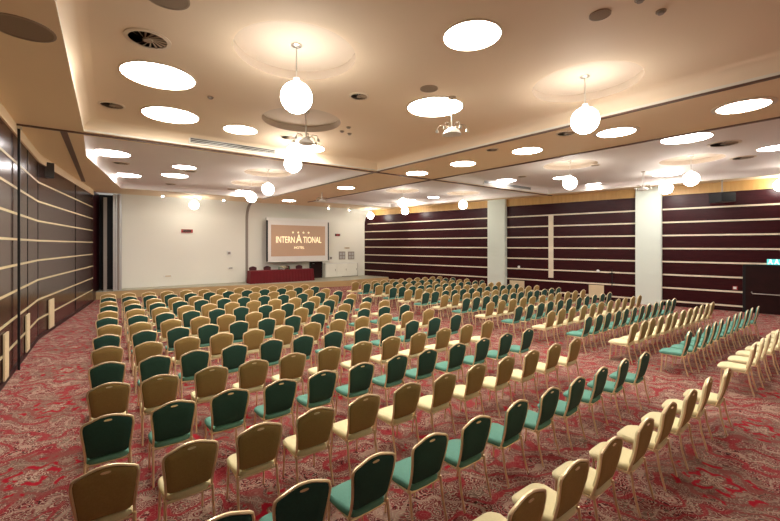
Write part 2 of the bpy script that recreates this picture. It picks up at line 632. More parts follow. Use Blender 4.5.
# double door in the right wall
dw = tag(MB().box((da, 0, 0), (db, .05, 1.93), RM).build('door_1', 'door_wood'), kind='structure')
fr = MB()
fr.box((da - .09, 0, 0), (da, .08, 2.0), RM)
fr.box((db, 0, 0), (db + .09, .08, 2.0), RM)
fr.box((da - .09, 0, 1.93), (db + .09, .08, 2.0), RM)
fr.build('door_frame', 'black', dw)
hb = MB()
hb.tube([RM @ Vector((da + .18, .05, .86)), RM @ Vector((da + .2, .14, .80)), RM @ Vector((db - .25, .14, .80)), RM @ Vector((db - .2, .05, .86))], .02, 8)
hb.build('push_bar', 'chrome', dw)
# exit sign over the door
s0, z0 = on_right(773.5, 262.5, .05)
t = empty('exit_sign', RM @ Vector((s0, .02, z0 - .09)), 'lit teal and white escape sign above the dark door', 'sign', rz=math.atan2(-WU.y, -WU.x))
MB().box((-.19, 0, 0), (.19, .05, .22)).build('sign_box', 'teal_sign', t)
mb = MB()
for dx in (-.09, .09):
    mb.box((dx - .025, .05, .17), (dx + .025, .058, .21))
    mb.box((dx - .035, .05, .09), (dx + .035, .058, .165))
    mb.add([(dx - .035, .058, .10), (dx - .075, .058, .03), (dx - .05, .058, .02), (dx, .058, .09)], [(0, 1, 2, 3)])
    mb.add([(dx + .035, .058, .10), (dx + .08, .058, .05), (dx + .06, .058, .02), (dx, .058, .09)], [(0, 1, 2, 3)])
mb.build('running_figures', 'white_sign', t)

# small fittings on the right wall
for px, py, lab in ((519, 267, 'small white round fitting on right striped wall, next to far pillar'),
                    (598, 271, 'small white round fitting on right striped wall, left of near pillar')):
    s, z = on_right(px, py)
    mb = MB()
    mb.lathe([(.075, 0), (.075, .02), (.05, .045)], 16)
    o = mb.build('wall_sensor', 'white_plastic')
    o.rotation_euler = (Vector(WN).to_track_quat('Z', 'Y')).to_euler()
    o.location = RM @ Vector((s, .01, z))
    tag(o, lab, 'wall fitting')
s, z = on_right(735, 288)
t = empty('alarm_call_point', RM @ Vector((s, 0, z)), 'small red and white alarm button beside the dark door', 'alarm button', rz=math.atan2(-WU.y, -WU.x))
MB().box((-.08, 0, -.08), (.08, .035, .08)).build('case', 'red_sign', t)
MB().box((-.045, .035, -.045), (.06, .043, .06)).build('cover', 'white_plastic', t)
s, z = on_right(612, 278)
t = empty('wall_hook', RM @ Vector((s, 0, z)), 'slim dark coat hook rail on the striped wall beside near pillar', 'hook', rz=math.atan2(-WU.y, -WU.x))
MB().box((-.02, 0, -.45), (.02, .02, .45)).build('rail', 'black', t)
MB().box((-.12, .02, .22), (.12, .04, .26)).box((-.12, .02, -.26), (.12, .04, -.22)).build('crossbar', 'black', t)
for (pa, pb, pt, lab) in ((510, 524.5, 280.5, 'cream grille panel low on right striped wall, beside far pillar'),
                          (589, 604, 285, 'cream grille panel low on right striped wall, left of near pillar')):
    sa, zt = on_right(pa, pt)
    sb_, zt2 = on_right(pb, pt)
    t = empty('wall_grille', RM @ Vector(((sa + sb_) / 2, 0, 0)), lab, 'grille', 'cream grille panels on the right wall', math.atan2(-WU.y, -WU.x))
    hw = abs(sb_ - sa) / 2
    MB().box((-hw, .018, .1), (hw, .05, (zt + zt2) / 2)).build('panel', 'vent_cream', t)
    g = MB()
    for k in range(6):
        g.box((-hw + .06, .05, .17 + k * .09), (hw - .06, .058, .19 + k * .09))
    g.build('grille_slats', 'vent_cream', t)

# dark corner left of the stage and the folded partition
struct(MB().prism([(-.64, 24), (-.4, 26), (-.6, 26), (-.84, 24)], 0, LOW), 'wall_corner', 'panel_dark')
struct(MB().box((-.42, 25.9, 0), (.55, 26, LOW)), 'wall_alcove', 'black')
t = empty('folding_partition', (.45, 25.35, ST), 'stack of tall silver folding partition leaves left of stage wall', 'partition')
for i, (px0, px1, m) in enumerate(((103.5, 107, 'grey'), (113, 115, 'silver'), (115.3, 117.2, 'silver'), (117.5, 119, 'grey'), (119.2, 121.5, 'silver'))):
    xa = on_y(px0, 245, 25.35).x - .45
    xb = on_y(px1, 245, 25.35).x - .45
    MB().box((xa, -.35, 0), (xb, .3, 5.08 - (.0 if i else .2))).build('partition_leaf', m, t)

# stage wall with its cove, running into the soffit
prof = [(26, 0), (26, 4.45)] + [(26 - 1.1 * (1 - math.cos(a)), 4.45 + 1.05 * math.sin(a)) for a in [i * PI / 2 / 10 for i in range(1, 11)]]
cv = MB()
n = len(prof)
xs = (.5, 17.2)
cv.add([(x, y, z) for x in xs for y, z in prof], [(i, i + 1, i + 1 + n, i + n) for i in range(n - 1)], True)
cv.add([(x, 26.15, z) for x in xs for z in (0, LOW)], [(0, 1, 3, 2)])
struct(cv, 'wall_stage', 'white_wall')
# the dark ribbed joint that climbs the wall and the cove
pj = on_y(245.5, 245, 26).x
jp = [(y - .03, z - (.02 if i > 4 else 0)) for i, (y, z) in enumerate(prof)]
jt = MB()
jt.add([(x, y, z) for x in (pj, pj + .16) for y, z in jp], [(i, i + 1, i + 1 + n, i + n) for i in range(n - 1)], True)
jt.add([(pj, y, z) for y, z in jp] + [(pj, y + .03, z + .02) for y, z in jp], [(i, i + 1, i + 1 + n, i + n) for i in range(n - 1)])
jt.add([(pj + .16, y, z) for y, z in jp] + [(pj + .16, y + .03, z + .02) for y, z in jp], [(i, i + 1, i + 1 + n, i + n) for i in range(n - 1)])
struct(jt, 'trim_8', 'grey')

# stage
stage = [(-.62, 24.9), (1.5, 24.75), (5, 24.3), (9.3, 23.6), (13.25, 23.0), (14.3, 23.3), (16.98, 23.55), (16.4, 25.99), (-.4, 25.99)]
sg = MB()
sg.prism(stage, 0, ST - .03)
struct(sg, 'stage_platform', 'stage_front')
struct(MB().prism([(x, y + (.05 if y < 25 else 0)) for x, y in stage], ST - .03, ST), 'stage_deck', 'stage_top')

# ---------------------------------------------------------------- banquet chairs (face +Y)
def back_y(z):
    return -.185 - (z - .44) * .20 - .02 * math.sin((z - .44) / .49 * PI)


HALF = [(0, .478), (.10, .476), (.165, .480), (.190, .50), (.195, .56), (.203, .64), (.213, .72), (.221, .79), (.222, .83),
        (.213, .862), (.190, .878), (.150, .892), (.105, .909), (.062, .923), (.025, .929), (0, .930)]


def outline(scale=1.0):
    pts = HALF + [(-x, z) for x, z in reversed(HALF[1:-1])]
    c = .70
    return [(x * scale, c + (z - c) * (1 - (1 - scale) * .95)) for x, z in pts]


def seat_mb():
    mb = MB()
    rings = []
    for z, s in ((.405, .93), (.415, .985), (.435, 1.0), (.455, .985), (.468, .94), (.476, .82), (.479, .5)):
        rg = []
        for k in range(28):
            a = 2 * PI * k / 28
            ca, sa = math.cos(a), math.sin(a)
            e = .42
            x = math.copysign(abs(ca) ** e, ca) * .222 * s
            y = math.copysign(abs(sa) ** e, sa) * .236 * s
            if y > 0:
                x *= 1.0
            else:
                x *= .94
            zz = z - (.018 * (y / .222) ** 2 if y > .12 and z > .44 else 0)
            rg.append((x, y + .033, zz))
        rings.append(rg)
    return mb.loft(rings)


def backrest_mb():
    mb = MB()
    rings = []
    for off, s in ((0.001, .60), (.0, .94), (.006, .985), (.022, 1.0), (.040, .985), (.052, .93), (.060, .75), (.062, .4)):
        rings.append([(x, back_y(z) + off, z) for x, z in outline(s)])
    mb.loft(rings)
    for i in range(len(mb.f)):                       # rear face
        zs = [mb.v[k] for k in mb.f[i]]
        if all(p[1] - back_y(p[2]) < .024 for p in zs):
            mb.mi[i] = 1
    return mb


def frame_mb():
    mb = MB()
    pts = [(.205, .40)] + [(x + .010, z + (.008 if z > .86 else 0)) for x, z in HALF[3:]]
    full = [(-x, z) for x, z in pts] + [(x, z) for x, z in reversed(pts[:-1])]
    rings = []
    for x, z in full:
        rings.append((x, back_y(z) + .016, z))
    mb.tube(rings, .013, 6)
    return mb


def leg_mb(sx, rear):
    if rear:
        return MB().tube([(sx * .205, -.185, .43), (sx * .208, -.215, .22), (sx * .212, -.275, .0)], [.013, .0125, .011], 8)
    return MB().tube([(sx * .195, .19, .41), (sx * .198, .195, .22), (sx * .202, .215, 0)], [.013, .0125, .011], 8)


def rail_mb():
    mb = MB()
    mb.tube([(-.2, -.18, .398), (-.195, .19, .398), (.195, .19, .398), (.2, -.18, .398), (-.2, -.18, .398)], .011, 6)
    return mb


def make_chair(fab, back, handle=True):
    t = empty('banquet_chair', (0, 0, 0), 'x', 'chair')
    seat_mb().build('seat', fab, t)
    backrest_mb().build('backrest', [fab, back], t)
    frame_mb().build('back_frame', 'gold', t)
    for sx in (-1, 1):
        for rear in (0, 1):
            leg_mb(sx, rear).build('leg', 'gold', t)
    rail_mb().build('seat_frame', 'gold', t)
    if handle:
        mb = MB()
        z = .893
        ring = []
        for k in range(12):
            a = 2 * PI * k / 12
            ring.append((.035 * math.cos(a), back_y(z + .008 * math.sin(a)) - .004, z + .008 * math.sin(a)))
        mb.tube(ring + [ring[0]], .0035, 5, cap=False)
        mb.add(ring, [tuple(range(12))])
        mb.build('grip', 'gold', t)
    return t


ORD = ['first', 'second', 'third', 'fourth', 'fifth', 'sixth', 'seventh', 'eighth', 'ninth', 'tenth', 'eleventh', 'twelfth',
       'thirteenth', 'fourteenth', 'fifteenth']
protos = {}
for key, f, b in (('beige', 'beige', 'beige_back_shaded'), ('green', 'green', 'green_back_shaded')):
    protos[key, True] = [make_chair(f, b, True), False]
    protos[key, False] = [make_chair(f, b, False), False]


def seat_at(key, near, x, y, rz, label, group):
    p = protos[key, near]
    if not p[1]:
        o = p[0]
        p[1] = True
    else:
        o = copy_tree(p[0])
    o.location = (x, y, 0)
    o.rotation_euler = (0, 0, rz)
    o['label'] = label
    o['group'] = group


def seen(x, y):
    Z = x * SA + y * CA
    if Z < .6:
        return False
    L = x * CA - y * SA
    px = 390 + FPX * L / Z
    py = 245 + FPX * (EYE - .93) / Z
    return -25 < px < 800 and py < 519


CH = []
for k in range(15):
    key = 'beige' if k % 2 == 0 else 'green'
    word = 'straw' if key == 'beige' else 'green'
    for j in range(12):
        x = -.01 + .62 * j + .0057 * j * j
        pitch = 1.18 - .0107 * (x + .1)
        y = 4.08 + (k - 2) * pitch + .24
        if k < 2:
            y = (1.76, 2.87)[k] + .24
        if seen(x, y - .25):
            CH.append((key, x, y, .014 * x, f'{word} banquet chair, {ORD[11 - j]} from the centre aisle, {ORD[k]} row from camera, left block',
                       'rows of banquet chairs left of the aisle'))
    nr = (10, 11, 12, 12, 11, 11, 11, 12, 11, 12, 11, 12, 11, 11, 11)[k]
    for j in range(nr):
        x = 9.85 + .67 * j if k == 0 else 10.1 + 5.83 / (nr - 1) * j
        y = 1.89 + 1.075 * k + .24
        if seen(x, y - .25):
            CH.append((key, x, y, .12, f'{word} banquet chair, {ORD[j]} from the centre aisle, {ORD[k]} row from camera, right block',
                       'rows of banquet chairs right of the aisle'))
N_CH = len(CH)
# the 300 nearest stand for themselves; the tiny ones farthest back are one mass
CH.sort(key=lambda c: c[1] * SA + c[2] * CA)
for key, x, y, rz, lab, grp in CH[:300]:
    seat_at(key, y < 7.5 and x < 9, x + random.uniform(-.02, .02), y + random.uniform(-.02, .02), rz + random.uniform(-.035, .035), lab, grp)
if N_CH > 300:
    far = MB()
    mats = ['beige', 'beige_back_shaded', 'green', 'green_back_shaded', 'gold']
    for key, x, y, rz, lab, grp in CH[300:]:
        o_ = 0 if key == 'beige' else 2
        mt = Matrix.Translation((x, y, 0)) @ Matrix.Rotation(rz, 4, 'Z')
        for piece, kind in ([seat_mb(), 0], [backrest_mb(), 0], [frame_mb(), 4], [rail_mb(), 4], *[[leg_mb(sx, r_), 4] for sx in (-1, 1) for r_ in (0, 1)]):
            b0 = len(far.v)
            far.v += [tuple(mt @ Vector(p)) for p in piece.v]
            far.f += [tuple(i + b0 for i in f) for f in piece.f]
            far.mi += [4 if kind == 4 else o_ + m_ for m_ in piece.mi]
            far.sm += piece.sm
    o = far.build('distant_chairs', mats)
    tag(o, 'mass of tiny straw and green banquet chairs farthest back before the stage', 'chairs', kind='stuff')
print('CHAIRS', N_CH)
for p in protos.values():
    if not p[1]:
        print('unused proto')

# ---------------------------------------------------------------- on the stage
TX0, TX1 = 7.02, 11.2
t = empty('stage_table', ((TX0 + TX1) / 2, 24.55, ST), 'long speakers table on stage hidden under a crimson cloth', 'table')
hw = (TX1 - TX0) / 2
MB().box((-hw + .03, -.36, .75), (hw - .03, .36, .785)).build('tabletop', 'door_wood', t)
for sx in (-1, 1):
    for sy in (-1, 1):
        MB().tube([(sx * (hw - .2), sy * .3, 0), (sx * (hw - .2), sy * .3, .75)], .02).build('leg', 'chrome', t)
rings = []
NP = 160
for z, amp, grow in ((0.0 + .01, .022, .035), (.3, .016, .02), (.6, .007, .006), (.785, 0, 0), (.795, 0, -.012)):
    rg = []
    W_, D_ = hw + grow, .38 + grow
    per = 4 * (W_ + D_)
    for k in range(NP):
        d = per * k / NP
        if d < 2 * W_:
            x, y, nx, ny = -W_ + d, -D_, 0, -1
        elif d < 2 * W_ + 2 * D_:
            x, y, nx, ny = W_, -D_ + d - 2 * W_, 1, 0
        elif d < 4 * W_ + 2 * D_:
            x, y, nx, ny = W_ - (d - 2 * W_ - 2 * D_), D_, 0, 1
        else:
            x, y, nx, ny = -W_, D_ - (d - 4 * W_ - 2 * D_), -1, 0
        f = amp * math.sin(k * 1.9)
        rg.append((x + nx * f, y + ny * f, z))
    rings.append(rg)
mb = MB()
mb.loft(rings, cap=False)
mb.add(rings[-1], [tuple(range(NP))])
o = mb.build('tablecloth', 'cloth', loc=((TX0 + TX1) / 2, 24.55, ST))
tag(o, 'crimson floor-length cloth draped over the long stage table', 'tablecloth')


def stage_chair():
    t = empty('stage_chair', (0, 0, 0), 'x', 'chair', 'maroon chairs behind the stage table')
    seat_mb().build('seat', 'maroon', t)
    mb = MB()
    rings = []
    for off, s in ((0, .8), (0, .97), (.02, 1), (.04, .97), (.05, .7)):
        rings.append([(x * 1.12, back_y(z) + off, .70 + (z - .70) * 1.15 + .05) for x, z in outline(s)])
    mb.loft(rings)
    mb.build('backrest', 'maroon', t)
    for sx in (-1, 1):
        for rear in (0, 1):
            leg_mb(sx, rear).build('leg', 'black', t)
    return t


sc = stage_chair()
for i, (px, lab) in enumerate(((254, 'maroon chair behind stage table, at its left end'), (268.5, 'maroon chair behind stage table, second from its left end'),
                               (288, 'maroon chair behind stage table, just right of the flowers'), (300.5, 'maroon chair behind stage table, nearest its right end'))):
    o = sc if i == 0 else copy_tree(sc)
    p = on_y(px, 245, 25.3)
    o.location = (p.x, 25.3, ST)
    o.rotation_euler = (0, 0, PI)
    o['label'] = lab
# flowers and bottles
p = on_y(283.5, 245, 24.5)
TT = ST + .797
t = empty('flower_arrangement', (p.x, 24.5, TT), 'small cream flower arrangement standing on the crimson stage table', 'flowers')
MB().lathe([(.05, 0), (.09, .06), (.07, .10)], 16).build('bowl', 'white_plastic', t)
mb = MB()
mg = MB()
for k in range(14):
    a = k * 2.4
    r = .03 + .011 * k
    h = .16 + .05 * math.sin(k * 1.7)
    c = (r * 1.3 * math.cos(a), r * math.sin(a), h)
    mb.lathe([(.005, -.03), (.045, -.01), (.05, .012), (.02, .03)], 8, c)
    mg.tube([(0, 0, .08), c], .006, 5)
    mg.lathe([(.004, -.02), (.05, 0), (.004, .008)], 5, (c[0] * 1.25, c[1] * 1.25, h - .05))
mb.build('blossom', 'flower', t)
mg.build('foliage', 'leaf', t)
for px, lab in ((279, 'dark green bottle on stage table, left of the flowers'), (289.5, 'dark green bottle on stage table, right of the flowers')):
    p = on_y(px, 245, 24.45)
    t = empty('water_bottle', (p.x, 24.45, TT), lab, 'bottle', 'bottles on the stage table')
    MB().lathe([(.035, 0), (.036, .16), (.014, .21), (.013, .24)], 14).build('body', 'glass_green', t)
    MB().lathe([(.015, .24), (.015, .262)], 10).build('cap', 'white_plastic', t)

# projection screen in front of the stage wall
SY = 25.35
a0 = on_y(266.5, 219.5, SY)
a1 = on_y(329, 262, SY)
x0, x1 = a0.x, a1.x
zt = on_y(298, 220.5, SY).z
zb = on_y(298, 261.5, SY).z
t = empty('projection_screen', ((x0 + x1) / 2, SY, zb), 'wide framed projection screen above stage showing a tan title slide', 'screen')
hw, hh = (x1 - x0) / 2, zt - zb
MB().box((-hw, .02, 0), (hw, .07, hh)).build('screen_backing', 'black', t)
MB().box((-hw + .10, .0, .02), (hw - .10, .02, hh - .06)).build('screen_cloth', 'screen_white', t)
mb = MB()
mb.box((-hw - .02, -.05, hh - .06), (hw + .02, .12, hh + .12))
mb.build('roller_case', 'white_plastic', t)
MB().tube([(-hw, -.01, .0), (hw, -.01, .0)], .045, 10).build('bottom_bar', 'chrome', t)
ia = on_y(271, 225, SY)
ib = on_y(325, 257, SY)
ix0, ix1 = ia.x - (x0 + x1) / 2, ib.x - (x0 + x1) / 2
iz1 = on_y(298, 225.5, SY).z - zb
iz0 = on_y(298, 256, SY).z - zb
pic = MB().box((ix0, -.008, iz0), (ix1, 0, iz1)).build('projected_slide', 'screen_img', t)


def text(s, size, cx, cz, name, sx=1.0, par=None, m='screen_text'):
    cu = bpy.data.curves.new(name, 'FONT')
    cu.body = s
    cu.size = size
    cu.align_x = 'CENTER'
    cu.align_y = 'CENTER'
    cu.extrude = .004
    cu.offset = .006 * size
    ob = bpy.data.objects.new(name, cu)
    C.objects.link(ob)
    ob.parent = par
    ob.location = (cx, -.014, cz)
    ob.rotation_euler = (PI / 2, 0, 0)
    ob.scale = (sx, 1, 1)
    cu.materials.append(M[m])
    me = bpy.data.meshes.new_from_object(ob.evaluated_get(bpy.context.evaluated_depsgraph_get()))
    o2 = bpy.data.objects.new(name, me)
    C.objects.link(o2)
    o2.parent = par
    o2.location, o2.rotation_euler, o2.scale = ob.location, ob.rotation_euler, ob.scale
    bpy.data.objects.remove(ob)
    o2.name = name
    return o2


icx = (ix0 + ix1) / 2
ih = iz1 - iz0
text('INTERN', .62, icx - .98, iz0 + ih * .52, 'slide_title', .62, pic)
text('A', .84, icx - .02, iz0 + ih * .55, 'slide_title', .72, pic)
text('TIONAL', .62, icx + .98, iz0 + ih * .52, 'slide_title', .62, pic)
st = MB()
for k in range(4):
    cx_, cz_ = icx - .45 + .38 * k, iz0 + ih * .77
    pts = []
    for q in range(10):
        rr = .095 if q % 2 == 0 else .042
        a = PI / 2 + q * PI / 5
        pts.append((cx_ + rr * math.cos(a), -.012, cz_ + rr * math.sin(a)))
    pts.append((cx_, -.012, cz_))
    st.add(pts, [(10, q, (q + 1) % 10) for q in range(10)])
st.build('slide_stars', 'screen_text', pic)
text('HOTEL', .24, icx, iz0 + ih * .27, 'slide_subtitle', 1.0, pic)

# dark doorway behind the screen
xa = on_y(310.5, 245, 25.98).x
xb = on_y(321, 245, 25.98).x
d2 = tag(MB().box((xa, 25.93, ST), (xb, 25.99, 2.55)).build('door_2', 'door_wood'), kind='structure')
mb = MB()
mb.box((xa - .08, 25.90, ST), (xa, 25.99, 2.63)).box((xb, 25.90, ST), (xb + .08, 25.99, 2.63)).box((xa - .08, 25.90, 2.55), (xb + .08, 25.99, 2.63))
mb.build('door_frame', 'black', d2)
MB().tube([(xa + .12, 25.9, 1.45), (xa + .25, 25.88, 1.45)], .015).build('door_handle', 'chrome', d2)

# low white cabinet right of the screen
ca_, cb_ = on_y(325.5, 245, 25.6).x, on_y(357.5, 245, 25.6).x
ct = on_y(345, 263, 25.6).z
t = empty('low_cabinet', (ca_, 25.97, ST), 'low white cabinet against stage wall right of the screen', 'cabinet')
wd = cb_ - ca_
hh2 = ct - ST
MB().box((0, -.37, .03), (wd, 0, hh2 - .03)).build('body', 'white_wall', t)
MB().box((-.02, -.40, hh2 - .03), (wd + .03, 0, hh2)).build('cabinet_top', 'white_plastic', t)
for k in range(3):
    dd = MB().box((wd * k / 3 + .03, -.39, .07), (wd * (k + 1) / 3 - .03, -.37, hh2 - .07)).build('cabinet_door', 'white_wall', t)
    MB().box((wd * (k + 1) / 3 - .12, -.405, hh2 * .45), (wd * (k + 1) / 3 - .09, -.39, hh2 * .6)).build('handle', 'grey', dd)
MB().box((wd, -.37, .0), (wd + .035, -.33, hh2)).box((wd * .5, -.39, .03), (wd, -.372, .06)).build('edge_trim', 'grey', t)
# framed panels
for px, lab in ((342, 'left of two small grey framed panels on stage wall above cabinet'), (351, 'right of two small grey framed panels on stage wall above cabinet')):
    p = on_y(px, 255.5, 25.98)
    t = empty('wall_picture', p, lab, 'picture', 'framed panels on the stage wall')
    MB().box((-.27, -.03, -.30), (.27, 0, .30)).build('frame', 'grey', t)
    mb = MB()
    for sx in (-1, 1):
        for sz in (-1, 1):
            mb.box((sx * .12 - .09, -.036, sz * .13 - .10), (sx * .12 + .09, -.03, sz * .13 + .10))
    mb.build('glazing', 'silver', t)


def fitting(name, px, py, w_, h_, m, lab, cat, m2='black'):
    p = on_y(px, py, 25.98)
    t = empty(name, p, lab, cat)
    MB().box((-w_ / 2, -.05, -h_ / 2), (w_ / 2, .018, h_ / 2)).build('case', m, t)
    MB().box((-w_ * .35, -.058, -h_ * .3), (w_ * .35, -.05, h_ * .3)).build('cover', m2, t)


fitting('emergency_light', 187, 231, .62, .20, 'red_sign', 'red bar-shaped fitting high on the white stage wall, left half', 'sign light', 'dark_hole')
fitting('emergency_light', 337.5, 235, .40, .18, 'dark_hole', 'dark bar-shaped fitting on stage wall right of the screen', 'sign light', 'red_sign')
fitting('wall_socket', 229, 253, .22, .24, 'white_plastic', 'small square socket on stage wall, upper of two near dark joint', 'socket', 'grey')
fitting('wall_socket', 230.5, 268, .30, .12, 'white_plastic', 'flat socket plate on stage wall, lower of two near dark joint', 'socket', 'grey')
fitting('wall_socket', 168, 276, .42, .10, 'white_plastic', 'flat pale socket plate near foot of stage wall, far left', 'socket', 'vent_cream')
fitting('wall_switch', 330.5, 258, .26, .26, 'white_plastic', 'small square switch plate just right of the projection screen', 'switch', 'grey')
fitting('wall_label', 347, 248, .40, .10, 'vent_cream', 'narrow plate above the two grey framed panels', 'plate', 'vent_metal')

# ---------------------------------------------------------------- round ceiling lights
def lamp(px, py, z, dia, lab, rim=False, m='lamp', grp='round ceiling lights'):
    p = at_z(px, py, z)
    t = empty('ceiling_light', (p.x, p.y, z), lab, 'ceiling light', grp)
    r = dia / 2
    ro = r * (1.22 if rim else 1.05)
    MB().lathe([(r, -.012), (r, -.02), (ro, -.012), (ro, -.001), (r, -.001)], 40, cap=False).build('frame', 'rim', t)
    MB().lathe([(r, -.012), (r * .9, -.022), (r * .5, -.03), (.001, -.032)], 40).build('diffuser', m, t)


A_ = 'round lights in the near left ceiling coffer'
lamp(159, 76, HIGH, 1.14, 'large round ceiling light nearest the left edge, front one of the pair', grp=A_)
lamp(171, 115, HIGH, 1.14, 'large round ceiling light at left, rear one of the pair', grp=A_)
lamp(240.5, 129.5, HIGH, .80, 'small round ceiling light left of the double globe pendants', grp=A_)
lamp(472, 35.5, HIGH, .80, 'round ceiling light at top centre, nearest the camera', grp=A_)
lamp(435, 107, HIGH, 1.18, 'large round ceiling light beside the hanging spot cluster, centre', grp=A_)
lamp(306, 148, HIGH, 1.10, 'round ceiling light glowing behind the second globe pendant', grp=A_)
B_ = 'round lights in the ceiling beam'
for px, py, l in ((527, 150.5, 'third from the right'), (463, 163.5, 'fourth from the right'), (616, 132, 'second from the right'),
                  (743, 106, 'rightmost and largest'), (417, 173, 'fifth from the right, beside the beam crossing'),
                  (346, 187.5, 'first beyond the beam crossing'), (289, 200.5, 'farthest, above the projection screen')):
    lamp(px, py, LOW, .80, f'round light in the tan ceiling beam, {l}', rim=px > 600, grp=B_)
F_ = 'round lights in the far left ceiling coffer'
lamp(110, 153, HIGH, 1.1, 'long bright ceiling light at left beyond the brown track, nearest', m='lamp_far', grp=F_)
lamp(127, 175, HIGH, 1.0, 'bright ceiling light at far left beside the coffer slanted edge', m='lamp_far', grp=F_)
lamp(184.5, 167, HIGH, .8, 'small far ceiling light beyond the brown track, upper of two', m='lamp_far', grp=F_)
lamp(175, 175.3, HIGH, 1.0, 'far ceiling light beyond the brown track, lower of two', m='lamp_far', grp=F_)
lamp(243, 191.2, HIGH, .9, 'far ceiling light beside the globe left of the screen', m='lamp_far', grp=F_)
D_ = 'round lights in the right ceiling coffers'
lamp(686, 138, HIGH, 1.16, 'long ceiling light right of the beam, above the two near-pillar globes', m='lamp_far', grp=D_)
lamp(776, 147.5, HIGH, .85, 'ceiling light cut by the right edge of the photo', m='lamp_far', grp=D_)
lamp(505, 180.5, HIGH, .95, 'ceiling light next to the right linear air grille', m='lamp_far', grp=D_)
lamp(550, 190, HIGH, .8, 'small ceiling light over the striped wall, right end of the air grille', m='lamp_far', grp=D_)
lamp(595, 184.5, HIGH, .95, 'ceiling light right of the globe between the two pillars', m='lamp_far', grp=D_)
lamp(563, 177.5, HIGH, .8, 'ceiling light half hidden by the globe between the two pillars', m='lamp_far', grp=D_)
lamp(667, 174, HIGH, 1.0, 'ceiling light directly above the near pillar globes', m='lamp_far', grp=D_)
lamp(490, 198, HIGH, .9, 'ceiling light above the far white pillar', m='lamp_far', grp=D_)
lamp(433.6, 197, HIGH, .7, 'small far ceiling light between the screen and the far pillar', m='lamp_far', grp=D_)
lamp(409, 200, HIGH, .8, 'far ceiling light directly above the pair of far globes', m='lamp_far', grp=D_)

# globes on rods
for p, lab, rec in PEND:
    ztop = TOPZ if rec else None
    if ztop is None:
        ztop = LOW if not any(inside((p.x, p.y), q) for q in coffers) else HIGH
    t = empty('pendant_lamp', (p.x, p.y, ztop), lab, 'pendant lamp', 'lit globe pendants')
    zc = p.z - ztop
    R = .245
    MB().lathe([(.001, -.001), (.085, -.001), (.085, -.02), (.03, -.045), (.001, -.045)], 20).build('canopy', 'chrome', t)
    MB().tube([(0, 0, -.04), (0, 0, zc + R + .04)], .012, 8).build('rod', 'chrome', t)
    MB().lathe([(.001, zc + R + .06), (.05, zc + R + .06), (.06, zc + R - .005), (.001, zc + R - .01)], 16).build('cap', 'white_plastic', t)
    MB().lathe([(max(.001, R * math.sin(a)), zc + R * math.cos(a)) for a in [PI * i / 16 for i in range(17)]], 28).build('globe', 'globe', t)

# bright spots before the stage wall
for px, py, lab in ((162.6, 196.3, 'glaring small spotlight by the stage wall, leftmost'), (199.5, 198, 'glaring small spotlight by the stage wall, directly above a globe'),
                    (223.7, 200.3, 'glaring small spotlight by the stage wall, left of the dark joint'),
                    (328.4, 208.3, 'small spotlight near stage wall above the screen right end, left one'),
                    (349, 210, 'small spotlight near stage wall right of the screen')):
    p = on_y(px, py, 24.1)
    t = empty('spotlight', (p.x, p.y, LOW), lab, 'spotlight', 'spotlights in front of the stage wall')
    dz = min(p.z - LOW, -.06)
    MB().lathe([(.001, 0), (.07, 0), (.07, -.015), (.001, -.015)], 14).tube([(0, 0, -.01), (0, 0, dz + .05)], .012, 6).build('mount', 'chrome', t)
    MB().lathe([(.05, dz + .07), (.08, dz), (.07, dz), (.045, dz + .06)], 14, cap=False).build('shade', 'chrome', t)
    MB().lathe([(.001, dz - .045), (.04, dz - .03), (.062, dz), (.05, dz + .02), (.001, dz + .03)], 14).build('lens', 'spot', t)

# spot clusters on poles
for (px, py, lab) in ((452, 97, 'spot cluster on a pole hanging at centre before the round light'), (643, 171.5, 'spot cluster on a pole hanging before the near white pillar'),
                      (306, 118, 'spot cluster on a pole hanging beside the second globe'), (322, 186.5, 'spot cluster on a pole hanging above the screen right end')):
    p = at_z(px, py, HIGH)
    p.z = TOPZ if any((Vector((q.x, q.y)) - Vector((p.x, p.y))).length < RR for q in RECESS) else HIGH
    t = empty('spot_cluster', (p.x, p.y, p.z), lab, 'spot cluster', 'spot clusters hung on poles')
    MB().lathe([(.001, 0), (.08, 0), (.07, -.03), (.001, -.03)], 16).build('canopy', 'vent_metal', t)
    MB().tube([(0, 0, -.02), (0, 0, -.66)], .018, 8).build('pole', 'chrome', t)
    MB().lathe([(.001, -.60), (.05, -.62), (.15, -.69), (.19, -.76), (.17, -.765), (.001, -.74)], 24).build('dome', 'white_plastic', t)
    for k in range(6):
        a = k * PI / 3 + .3
        c, s_ = math.cos(a), math.sin(a)
        arm = MB().tube([(.05 * c, .05 * s_, -.64), (.16 * c, .16 * s_, -.56), (.26 * c, .26 * s_, -.58), (.30 * c, .30 * s_, -.66)], .008, 6).build('arm', 'vent_metal', t)
        MB().lathe([(.02, -.66), (.035, -.72), (.001, -.72)], 10, (.30 * c, .30 * s_, 0)).build('spot_head', 'chrome', arm)

